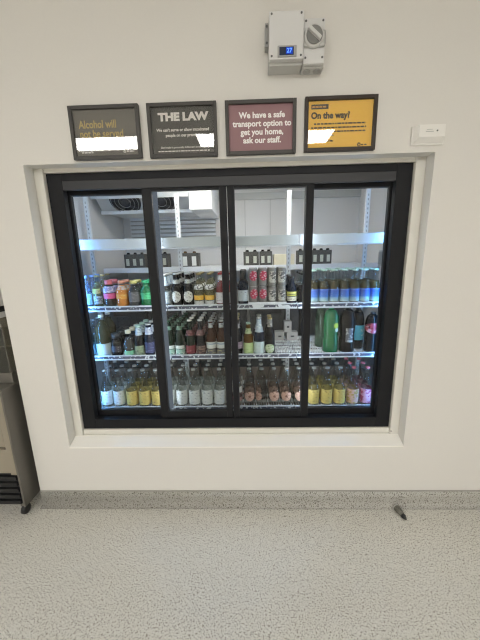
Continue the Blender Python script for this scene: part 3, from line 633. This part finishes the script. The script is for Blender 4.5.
UP, MID, BOT = 1.2044, 0.8824, 0.5224
PITCH = 0.076
plan = []    # (kind, x, row, shelf, z, dz)
def col(shelf, kind, x, rows=3, y0=0.292, pitch=PITCH, dz=0.0): 
    pitch = max(pitch, 2.08*S[kind]['r'])
    for r in range(rows): plan.append((kind, x, r, shelf, y0 + r*pitch, dz))
U = 'upper'
for k, x, n_ in (('lightblue', -1.005, 3), ('tonic', -0.935, 3), ('pink', -0.862, 2), ('orange', -0.783, 2), ('yellowcap', -0.707, 2), ('greensmall', -0.634, 2), ('cyan', -0.570, 2),
              ('whiteblue', -0.511, 3), ('whitetag', -0.440, 3), ('whitetag', -0.369, 3), ('orangelabel', -0.302, 3), ('orangelabel', -0.236, 3), ('redneck', -0.167, 3), ('redneck', -0.098, 3),
              ('wine', -0.030, 3), ('yellowlabel', 0.267, 3), ('whisky', 0.336, 3),
              ('bluelabel', 0.402, 3), ('bluelabel', 0.463, 3), ('bluelabel', 0.525, 3), ('bluelabel', 0.586, 3), ('bluelabel', 0.648, 3), ('bluelabel', 0.709, 3), ('bluelabel', 0.771, 3)):
    col(U, k, x, n_)
for k, x in (('redcan', 0.033), ('redcan', 0.0905), ('greycan', 0.148), ('greycan', 0.2055)):
    for dz in (0.0, 0.1095): col(U, k, x, 2, dz=dz)
Mi = 'middle'
for k, x, n_ in (('greyclear', -1.035, 3), ('bigclear', -0.944, 2), ('darkjar', -0.855, 3), ('creamcap', -0.775, 3), ('foil', -0.705, 3), ('bluebot', -0.640, 3), ('clearslim', -0.570, 2),
              ('greenbeer', -0.507, 4), ('greenbeer', -0.442, 4), ('redstar', -0.374, 4), ('beigelabel', -0.308, 4), ('ambwhite', -0.241, 4), ('ambwhite', -0.175, 4),
              ('purple', -0.073, 3), ('lime', -0.003, 1), ('navywhite', 0.066, 2), ('oval', 0.134, 2)):
    col(Mi, k, x, n_, y0=0.303 if k == 'bigclear' else 0.292)
for k, x, y in (('sprite', 0.522, 0.315), ('palepet', 0.492, 0.425), ('cola', 0.626, 0.318), ('colacyan', 0.716, 0.385), ('redscript', 0.775, 0.300)):
    col(Mi, k, x, 1, y0=y)
Bo = 'bottom'
for k, xs in (('white', (-0.965, -0.880)), ('yellow', (-0.793, -0.708, -0.623)), ('white', (-0.540, -0.455, -0.370, -0.285, -0.200)), ('pinkstripe', (-0.083,)), ('circle', (-0.002, 0.079, 0.160, 0.241, 0.321)),
              ('yellow', (0.422, 0.508, 0.592)), ('pinkyellow', (0.680,)), ('redpink', (0.768,))):
    for x in xs: col(Bo, k, x, 3, y0=0.300, pitch=0.082)

ORD = ['first', 'second', 'third', 'fourth', 'fifth', 'sixth', 'seventh', 'eighth']
ROW = ['front row', 'second row', 'third row', 'fourth row']
base_z = dict(upper=UP, middle=MID, bottom=BOT)
cols = {}
for k, x, r, sh, y, dz in plan: cols.setdefault((sh, k), sorted({p[1] for p in plan if p[0] == k and p[3] == sh}))
rows_n = {}
for p in plan: rows_n[(p[0], p[3])] = max(rows_n.get((p[0], p[3]), 0), p[2]+1)
proto = {}
for k, x, r, sh, y, dz in plan:
    s = S[k]; xs = cols[(sh, k)]
    lab = s['desc']
    if len(xs) > 1: lab += ', %s from the left' % ORD[xs.index(x)]
    if k.endswith('can'): lab += ', upper one' if dz > 0 else ', lower one'
    if rows_n[(k, sh)] > 1: lab += ', %s' % ROW[r]
    lab += ', %s shelf' % sh
    kind = s.get('kind', 'bottle')
    grp = '%s on the %s shelf' % (s['desc'].split(' with ')[0].split(' beside')[0].split(' behind')[0] + ('s' if True else ''), sh)
    rz = random.uniform(-0.16, 0.16)
    if kind == 'square': rz *= 0.3
    if k == 'circle': rz = [0.0, -0.95, 0.05, 0.0, 0.30][xs.index(x)] + random.uniform(-.05, .05)
    loc = (x, y, base_z[sh]+dz)
    if k not in proto:
        o = {'bottle': make_bottle, 'can': make_can, 'square': make_square}[kind](s)
        proto[k] = tag(o, lab, 'can' if kind == 'can' else 'bottle', grp); o.location = loc; o.rotation_euler = (0, 0, rz)
    else:
        dup(proto[k], loc, rz, lab, grp)

# white folded trays under the grey cans
tag(box('can_tray', (0.000, 0.232, 0.260, 0.2605+0.004, 0, 0.014), M['whitemetal'], None, loc=(0, 0, UP)), 'low white strip in front of the stacked grey cans', 'tray')

# white cartons at the back of the empty wire shelf
for (x, y, zz, w_, d_, h_, lab) in ((0.226, 0.60, MID, 0.066, 0.06, 0.062, 'small white carton at the back of the wire shelf, nearer the oval-label bottle'), (0.318, 0.60, MID, 0.076, 0.06, 0.060, 'small white carton at the back of the wire shelf, nearer the mullion'), (0.285, 0.60, MID+0.0625, 0.052, 0.06, 0.078, 'small white carton stacked on top of the two others')):
    t = thing('small_carton', lab, 'carton', (x, y, zz), 'white cartons on the wire shelf')
    box('carton_body', (-w_/2, w_/2, -d_/2, d_/2, 0, h_), M['cartonw'], t, bev=0.0015)
    box('printed_mark', (-w_*0.16, w_*0.18, -d_/2-0.0008, -d_/2-0.0001, h_*0.40, h_*0.58), M['slot'], t)
    box('flap', (-w_/2+0.002, w_/2-0.002, -d_/2+0.002, 0, h_, h_+0.0012), M['cartonw'], t)

# ------------------------------------------------------------------ stock and added dark crates behind the shelving
n = 0
BXS = [-1.0, -0.60, -0.20, 0.20, 0.60]
side = ['by the left cold room wall', 'second from the left wall', 'in the middle stack', 'second from the right wall', 'by the right cold room wall']
for i, x in enumerate(BXS):
    for lv in (0, 1):
        t = thing('cardboard_carton', '%s brown cardboard carton %s behind the bottom shelf' % (('lower', 'upper')[lv], side[i]), 'carton', (x, 0.90, 0.03+lv*0.291), 'brown cartons behind the shelving')
        box('carton_body', (-0.19, 0.19, -0.17, 0.17, 0, 0.29), M['carton'], t, bev=0.003)
        box('tape', (-0.19, 0.19, -0.171, -0.1702, 0.12, 0.16), M['beige'], t)
    for lv in (0, 1):  # crates added to keep the unlit space behind the middle shelf dark
        t = thing('shade_crate', '%s added dark crate %s behind the middle shelf' % (('lower', 'upper')[lv], side[i]), 'crate', (x, 0.90, 0.613+lv*0.262), 'added dark crates behind the shelving')
        bm = bmesh.new()
        bx(bm, -0.19, 0.19, -0.16, 0.16, 0, 0.02); bx(bm, -0.19, -0.175, -0.16, 0.16, 0.02, 0.26); bx(bm, 0.175, 0.19, -0.16, 0.16, 0.02, 0.26); bx(bm, -0.175, 0.175, 0.145, 0.16, 0.02, 0.26)
        bx(bm, -0.175, 0.175, -0.16, -0.145, 0.02, 0.17); bx(bm, -0.175, -0.06, -0.16, -0.145, 0.17, 0.21); bx(bm, 0.06, 0.175, -0.16, -0.145, 0.17, 0.21); bx(bm, -0.175, 0.175, -0.16, -0.145, 0.21, 0.26)
        obj('shade_crate_body', bm, M['crate'], t)
        bm = bmesh.new()
        for q in range(7): bx(bm, -0.165+q*0.05, -0.135+q*0.05, -0.166, -0.16, 0.03, 0.16)
        obj('shade_crate_rib', bm, M['crate'], t)

# high back shelf with drinks packs
bs = thing('back_shelf', 'long white shelf on the cold room back wall carrying drinks packs', 'shelf', (-0.07, 1.2, 1.40))
box('board', (-1.11, 1.11, -0.28, 0.26, -0.012, 0.0), M['whitemetal'], bs)
box('front_lip', (-1.11, 1.11, -0.29, -0.28, -0.026, 0.014), M['whitemetal'], bs)
for x in (-0.9, -0.1, 0.7):
    bm = bmesh.new(); bx(bm, x-0.01, x+0.01, -0.26, 0.26, -0.028, -0.012); bx(bm, x-0.01, x+0.01, 0.235, 0.26, -0.24, -0.028); obj('bracket', bm, M['whitemetal'], bs)
packs = [(-0.93, 0.17, 'dark', 'dark six-pack of bottles on the back shelf under the cooling unit fans'), (-0.735, 0.16, 'dark', 'dark drinks pack on the back shelf beside the post'), (-0.475, 0.15, 'white', 'dark drinks pack with white panels on the back shelf'),
         (0.030, 0.125, 'green', 'wider pack with pale bottle print, on the back shelf above the wine bottle'), (0.150, 0.10, 'green', 'narrower pack with pale bottle print beside the cream carton'), (0.455, 0.09, 'dark', 'dark drinks pack near the third door stile'), (0.600, 0.16, 'dark', 'dark drinks pack on the back shelf behind the fourth door')]
for (x, w_, kd, lab) in packs:
    t = thing('drinks_pack', lab, 'drinks pack', (x, 1.0, 1.4005), 'drinks packs on the back shelf')
    box('pack_body', (-w_/2, w_/2, -0.055, 0.055, 0, 0.122), M['pack'], t, bev=0.002)
    nb = max(2, int(w_/0.05))
    for q in range(nb):
        xx = -w_/2 + (q+0.5)*w_/nb
        bm = bmesh.new(); lathe(bm, [(0.016, 0.122), (0.012, 0.130), (0.011, 0.136)], 10, c=(xx, -0.025, 0)); obj('bottle_top', bm, G['dark'] if kd != 'white' else G['ambgreen'], t)
        if kd == 'white': box('printed_panel', (xx-0.018, xx+0.018, -0.0565, -0.0555, 0.02, 0.095), M['packwhite'], t)
        else: box('printed_panel', (xx-0.013, xx+0.013, -0.0565, -0.0555, 0.03, 0.085), M['packlab'], t)
t = thing('cream_carton', 'plain cream carton between the printed pack and the dark pack', 'carton', (0.300, 1.02, 1.4005)); box('carton_body', (-0.085, 0.085, -0.05, 0.05, 0, 0.095), M['cream'], t, bev=0.002); box('flap', (-0.083, 0.083, -0.048, 0, 0.095, 0.0965), M['cream'], t)
# grey control box low on the cold room right wall
t = thing('wall_box', 'grey box on the right wall of the cold room beside the fourth door', 'box', (CX1, 0.62, 1.40)); box('box_body', (-0.10, 0, -0.10, 0.10, 0, 0.11), M['greyp2'], t, bev=0.004); box('box_cover', (-0.108, -0.10, -0.09, 0.09, 0.01, 0.10), M['dial'], t, bev=0.003)

# ------------------------------------------------------------------ signs
def sign(x0, x1, zb, zt, card, framem, glass, label, tilt=0.0, lean=0.0):
    cx, w_, h_ = (x0+x1)/2, x1-x0, zt-zb
    t = thing('framed_sign', label, 'sign', (cx, 0, zb), 'framed signs above the fridge')
    t.rotation_euler = (0, tilt, 0)
    f = 0.016
    bm = bmesh.new()
    bx(bm, -w_/2, -w_/2+f, -0.022, 0, 0, h_, bev=0.002); bx(bm, w_/2-f, w_/2, -0.022, 0, 0, h_, bev=0.002)
    bx(bm, -w_/2+f, w_/2-f, -0.022, 0, 0, f, bev=0.002); bx(bm, -w_/2+f, w_/2-f, -0.022, 0, h_-f, h_, bev=0.002)
    obj('frame', bm, framem, t)
    box('card', (-w_/2+f, w_/2-f, -0.010, -0.002, f, h_-f), card, t)
    if glass: box('glass', (-w_/2+f, w_/2-f, -0.0165, -0.0145, f, h_-f), M['signglass'], t)
    return t
YT = -0.0105
def lines(t, rows, mat, nm='small_print'):
    """rows of tiny unreadable print: word-length dashes"""
    bm = bmesh.new(); rnd = random.Random(3)
    for (x0, x1, zz, hh) in rows:
        x = x0
        while x < x1:
            w_ = rnd.uniform(0.007, 0.020); e = min(x1, x+w_)
            bx(bm, x, e, YT-0.0004, YT+0.0004, zz, zz+hh); x = e+0.0035
    return obj(nm, bm, mat, t)
def logo(t, x, zz, r, mat):
    bm = bmesh.new()
    lathe(bm, [(r*0.55, -0.0006), (r, -0.0006), (r, 0.0004), (r*0.55, 0.0004), (r*0.55, -0.0006)], 14, c=(x, YT, zz), axis='y', cap=False)
    bx(bm, x-r*0.2, x+r*0.2, YT-0.0006, YT+0.0004, zz, zz+r*1.3)
    obj('emblem', bm, mat, t)

t1 = sign(-0.812, -0.487, 1.960, 2.187, M['card_grey'], M['sframe'], True, 'grey framed sign about alcohol in faint yellow lettering')
text('lettering', 'Alcohol will\nnot be served', 0.046, M['ink_yel'], t1, -0.124, YT, 0.130, 'LEFT', 0.0009, 0.86, 0.80)
lines(t1, [(-0.125, -0.07, 0.030, 0.005)], M['ink_white']); lines(t1, [(0.09, 0.125, 0.031, 0.005)], M['ink_white']); logo(t1, 0.080, 0.033, 0.006, M['ink_white'])
t2 = sign(-0.449, -0.130, 1.959, 2.186, M['card_dark'], M['sframe'], True, 'dark framed notice headed THE LAW in bold white capitals')
text('heading', 'THE LAW', 0.044, M['ink_white'], t2, 0.004, YT, 0.170, 'CENTER', 0.0026, 1.0, 1.20)
text('lettering', "We can't serve or allow intoxicated\npeople on our premises", 0.0180, M['ink_white'], t2, 0.0, YT, 0.106, 'CENTER', 0.0005, 1.25, 0.93)
text('lettering', "Don't take it personally. A fine isn't in our plan", 0.0118, M['ink_white'], t2, 0.0, YT, 0.044, 'CENTER', 0.0002, 1.0, 0.95)
lines(t2, [(-0.120, 0.122, 0.026, 0.0045)], M['ink_white'])
t3 = sign(-0.091, 0.232, 1.960, 2.185, M['card_pink'], M['sframe'], False, 'plum framed sign offering a safe transport option home')
text('lettering', 'We have a safe\ntransport option to\nget you home,\nask our staff.', 0.0345, M['ink_white'], t3, 0.006, YT, 0.113, 'CENTER', 0.0012, 1.0, 0.98)
t4 = sign(0.270, 0.593, 1.963, 2.188, M['card_yel'], M['sframe2'], True, 'yellow framed sign headed On the way')
text('heading', 'On the way?', 0.036, M['ink_black'], t4, -0.132, YT, 0.150, 'LEFT', 0.0016, 1.0, 0.95)
box('header_tag', (-0.132, -0.055, YT-0.0003, YT+0.0005, 0.177, 0.196), M['ink_black'], t4)
lines(t4, [(-0.127, -0.062, 0.183, 0.006)], M['ink_or'], 'tag_print').location.y = -0.0006
lines(t4, [(-0.118, 0.115, 0.114, 0.006), (-0.13, 0.118, 0.098, 0.006), (-0.132, 0.118, 0.082, 0.006), (-0.04, -0.025, 0.066, 0.006), (-0.06, -0.03, 0.043, 0.006)], M['ink_black'])
lines(t4, [(0.10, 0.125, 0.024, 0.005)], M['ink_black']); logo(t4, 0.090, 0.027, 0.008, M['ink_black'])

# ------------------------------------------------------------------ controller box with display + isolator switch
cb = thing('mounted_controller_box', 'grey temperature controller box with blue digital display above the signs', 'control box', (0.176, 0, 2.284))
bm = bmesh.new(); bx(bm, -0.072, 0.068, -0.070, 0, 0, 0.176, bev=0.004); obj('box_body', bm, M['greyp2'], cb)
bm = bmesh.new(); bx(bm, -0.073, 0.069, -0.096, -0.070, 0.010, 0.178, bev=0.005); lid = obj('lid', bm, M['greyp'], cb)
for sx, sz in ((-0.062, 0.168), (0.058, 0.168), (-0.062, 0.022), (0.058, 0.022)):
    bm = bmesh.new(); lathe(bm, [(0.0042, -0.098), (0.0042, -0.095)], 10, c=(sx, 0, sz), axis='y'); obj('screw', bm, M['screw'], lid)
dsp = box('display', (-0.038, 0.040, -0.1015, -0.094, 0.016, 0.056), M['dial'], cb, bev=0.002)
box('screen', (-0.031, 0.028, -0.1022, -0.1010, 0.021, 0.050), M['disp'], dsp)
box('backlight', (-0.004, 0.024, -0.1026, -0.1018, 0.024, 0.048), M['blueled'], dsp)
text('digits', '27', 0.022, M['digit'], dsp, 0.010, -0.1030, 0.036, 'CENTER', 0.0004)
bm = bmesh.new(); bx(bm, -0.086, -0.072, -0.045, -0.002, 0.085, 0.170, bev=0.002); br = obj('bracket', bm, M['dial'], cb)
bm = bmesh.new(); lathe(bm, [(0.0045, -0.048), (0.0045, -0.044)], 10, c=(-0.079, 0, 0.098), axis='y'); lathe(bm, [(0.0045, -0.048), (0.0045, -0.044)], 10, c=(-0.079, 0, 0.158), axis='y'); obj('fixing', bm, M['screw'], br)

sw = thing('isolator_switch', 'grey rotary isolator switch with angled knob beside the controller box', 'switch', (0.293, 0, 2.280))
bm = bmesh.new(); bx(bm, -0.046, 0.046, -0.052, 0, 0, 0.166, bev=0.004); obj('box_body', bm, M['greyp2'], sw)
bm = bmesh.new(); bx(bm, -0.045, 0.043, -0.072, -0.052, 0.006, 0.168, bev=0.004); lid = obj('lid', bm, M['greyp'], sw)
for sx, sz in ((-0.036, 0.158), (0.034, 0.158), (-0.036, 0.028), (0.034, 0.028)):
    bm = bmesh.new(); lathe(bm, [(0.0042, -0.074), (0.0042, -0.071)], 10, c=(sx, 0, sz), axis='y'); obj('screw', bm, M['screw'], lid)
bm = bmesh.new(); bx(bm, -0.046, 0.044, -0.084, -0.072, 0.062, 0.120, bev=0.010); obj('hood', bm, M['greyp2'], sw)
bm = bmesh.new(); lathe(bm, [(0.040, -0.072), (0.040, -0.086), (0.036, -0.090)], 28, c=(-0.004, 0, 0.098), axis='y'); obj('rim', bm, M['knob'], sw)
bm = bmesh.new(); lathe(bm, [(0.033, -0.088), (0.033, -0.094), (0.030, -0.096)], 28, c=(-0.004, 0, 0.098), axis='y'); dl = obj('dial', bm, M['dialdark'], sw)
bm = bmesh.new(); bx(bm, -0.031, 0.031, -0.110, -0.094, -0.0065, 0.0065, bev=0.002); kb = obj('knob', bm, M['knob'], dl); kb.location = (-0.004, 0, 0.098); kb.rotation_euler = (0, PI*0.22, 0)
for sx in (-0.022, 0.022):
    bm = bmesh.new(); lathe(bm, [(0.017, -0.003), (0.017, 0.001)], 18, c=(sx, -0.028, 0)); lathe(bm, [(0.012, -0.005), (0.012, -0.003)], 18, c=(sx, -0.028, 0)); obj('conduit_plug', bm, M['dial'], sw)

# ------------------------------------------------------------------ small white sensor box at the right
sb = thing('mounted_sensor_box', 'small white wall box with indicator light by the top corner of the opening', 'wall box', (0.835, 0, 1.978))
bm = bmesh.new(); bx(bm, -0.077, 0.070, -0.012, 0, 0, 0.080, bev=0.004); obj('back_plate', bm, M['whitep'], sb)
bm = bmesh.new()
f0 = [(-0.071, -0.012, 0.006), (0.064, -0.012, 0.006), (0.064, -0.012, 0.078), (-0.071, -0.012, 0.078)]; f1 = [(-0.056, -0.036, 0.026), (0.058, -0.036, 0.026), (0.058, -0.036, 0.076), (-0.056, -0.036, 0.076)]
va = [bm.verts.new(p) for p in f0]; vb = [bm.verts.new(p) for p in f1]
for i in range(4):
    j = (i+1) % 4; bm.faces.new((va[i], va[j], vb[j], vb[i]))
bm.faces.new(vb); bm.faces.new(list(reversed(va)))
obj('cover', bm, M['whitep'], sb)
bm = bmesh.new(); lathe(bm, [(0.0032, -0.039), (0.0032, -0.035)], 10, c=(0.022, 0, 0.050), axis='y'); obj('indicator', bm, M['screw'], sb)
bm = bmesh.new(); bx(bm, -0.028, 0.006, -0.0372, -0.0358, 0.046, 0.049); bx(bm, -0.024, 0.002, -0.0372, -0.0358, 0.055, 0.057); obj('slot', bm, M['greyp2'], sb)

# ------------------------------------------------------------------ counter cabinet and display case in the recess at the left
cf = -0.085; xr = -1.342
cc = thing('refrigerated_counter', 'steel sided counter cabinet on castors in the recess beside the wall end', 'cabinet', (-1.9, 0.25, 0))
cx = 1.9; cy = -0.25
def L(x0, x1, y0, y1, z0, z1): return (x0+cx, x1+cx, y0+cy, y1+cy, z0, z1)
box('body', L(-2.45, xr-0.012, cf+0.03, 0.58, 0.085, 0.79), M['beige'], cc)
box('side_panel', L(xr-0.012, xr, cf, 0.58, 0.068, 0.800), M['steel'], cc, bev=0.002)
box('front_frame', L(xr-0.045, xr-0.012, cf, cf+0.03, 0.29, 0.795), M['beige'], cc)
box('door', L(-2.0, xr-0.050, cf+0.004, cf+0.03, 0.47, 0.78), M['beige'], cc, bev=0.003)
box('lower_panel', L(-2.45, xr-0.045, cf+0.002, cf+0.03, 0.30, 0.455), M['beige'], cc, bev=0.002)
bm = bmesh.new(); bx(bm, *L(-2.45, xr-0.012, cf+0.012, cf+0.03, 0.085, 0.295)); g = obj('kick_grille', bm, M['blackp'], cc)
bm = bmesh.new()
for k in range(5): bx(bm, *L(-2.45, xr-0.020, cf-0.004, cf+0.012, 0.092+k*0.041, 0.116+k*0.041), bev=0.002)
obj('louvre_panel', bm, M['blackp'], g)
box('worktop', L(-2.45, xr+0.004, cf-0.004, 0.59, 0.800, 0.822), M['steel'], cc, bev=0.003)
for px_ in (-2.38, xr-0.028):
    for py in (cf+0.03, 0.5):
        bm = bmesh.new(); lathe(bm, [(0.022, -0.012), (0.030, -0.010), (0.030, 0.010), (0.022, 0.012)], 16)
        bm.transform(Matrix.Translation((px_+cx, py+cy, 0.031)) @ Matrix.Rotation(PI/2, 4, 'Y')); w_ = obj('castor', bm, M['blackp'], cc)
        bm = bmesh.new(); bx(bm, px_+cx-0.016, px_+cx+0.016, py+cy-0.014, py+cy+0.014, 0.06, 0.086); obj('fork', bm, M['steel'], w_)
dc = thing('display_case', 'glass sided food display case standing on the steel counter', 'display case', (-1.9, 0.25, 0.8225))
H0 = 0.8225
def L2(x0, x1, y0, y1, z0, z1): return (x0+cx, x1+cx, y0+cy, y1+cy, z0-H0, z1-H0)
xe = -1.338
box('base', L2(-2.35, xe, 0.0, 0.50, 0.8225, 0.885), M['steel'], dc, bev=0.004)
box('side_glass', L2(xe-0.008, xe-0.002, 0.0, 0.50, 0.885, 1.20), clear('case_glass', (0.62, 0.60, 0.52), body=(0.40, 0.38, 0.32), body_mix=0.30, f0=0.06), dc)
box('front_glass', L2(-2.35, xe-0.01, 0.0, 0.006, 0.885, 1.20), M['pane'], dc)
box('top_rim', L2(-2.35, xe, -0.005, 0.50, 1.20, 1.232), M['greyp'], dc, bev=0.003)
box('black_band', L2(-2.35, xe, -0.008, 0.50, 1.232, 1.262), M['blackp'], dc, bev=0.002)
box('lamp_housing', L2(-2.35, xe, 0.0, 0.50, 1.262, 1.46), M['whitep'], dc, bev=0.004)
bm = bmesh.new(); bx(bm, *L2(-2.30, xe-0.02, 0.02, 0.48, 1.03, 1.038)); obj('inner_shelf', bm, M['steel'], dc)

# ------------------------------------------------------------------ small dark stopper on the floor
st = thing('rubber_stopper', 'small dark speckled tapered stopper lying on the floor by the skirting', 'stopper', (0.866, -0.066, 0.0165))
bm = bmesh.new(); lathe(bm, [(0.012, -0.052), (0.0165, -0.047), (0.0165, -0.012), (0.0125, 0.022)], 18); b_ = obj('stopper_body', bm, M['pengrey'], st)
bm = bmesh.new(); lathe(bm, [(0.0120, 0.022), (0.0125, 0.034), (0.0080, 0.044), (0.0035, 0.056)], 16); obj('tip', bm, M['blackp'], b_)
bm = bmesh.new(); lathe(bm, [(0.0172, -0.046), (0.0172, -0.038)], 18); obj('band', bm, M['greyp2'], b_)
b_.rotation_euler = (PI/2+0.06, 0, 0.24); b_.scale = (1.05, 1.05, 0.86)

# ------------------------------------------------------------------ cold room lamp
t = thing('ceiling_lamp', 'slim cold room ceiling lamp above the shelving', 'lamp', (-0.05, 0.52, CZ))
box('lamp_body', (-0.40, 0.40, -0.06, 0.06, -0.03, 0), M['whitep'], t, bev=0.004)
box('lamp_tube', (-0.36, 0.36, -0.035, 0.035, -0.042, -0.03), emit('cold_lamp', (1.0, 0.97, 0.93), 50.0), t)

# ------------------------------------------------------------------ camera, world, view
cam = bpy.data.cameras.new('camera'); co = bpy.data.objects.new('camera', cam); C.objects.link(co)
cam.sensor_fit = 'HORIZONTAL'; cam.sensor_width = 36.0; cam.lens = 300/480*36.0; cam.clip_start = 0.02
r2 = Vector((0.99945581, 0.02408733, -0.02253622)); u2 = Vector((0.0167184, 0.21905126, 0.97557011)); fw_ = Vector((-0.02843547, 0.97541599, -0.21852935))
m = Matrix.Identity(4)
for i in range(3): m[i][0] = r2[i]; m[i][1] = u2[i]; m[i][2] = -fw_[i]
m.translation = Vector((0, -1.55, 1.515)); co.matrix_world = m
sc = bpy.context.scene; sc.camera = co
wd = bpy.data.worlds.new('world'); sc.world = wd; wd.use_nodes = True
bg = wd.node_tree.nodes['Background']; bg.inputs[0].default_value = (0.9, 0.95, 1, 1); bg.inputs[1].default_value = 0.05
sc.view_settings.view_transform = 'Standard'; sc.view_settings.look = 'None'; sc.view_settings.gamma = 1.0; sc.view_settings.use_curve_mapping = False
sc.view_settings.exposure = 0.0
sc.cycles.transparent_max_bounces = 40; sc.cycles.max_bounces = 10; sc.cycles.diffuse_bounces = 5
sc.cycles.use_denoising = True; sc.cycles.filter_width = 1.15
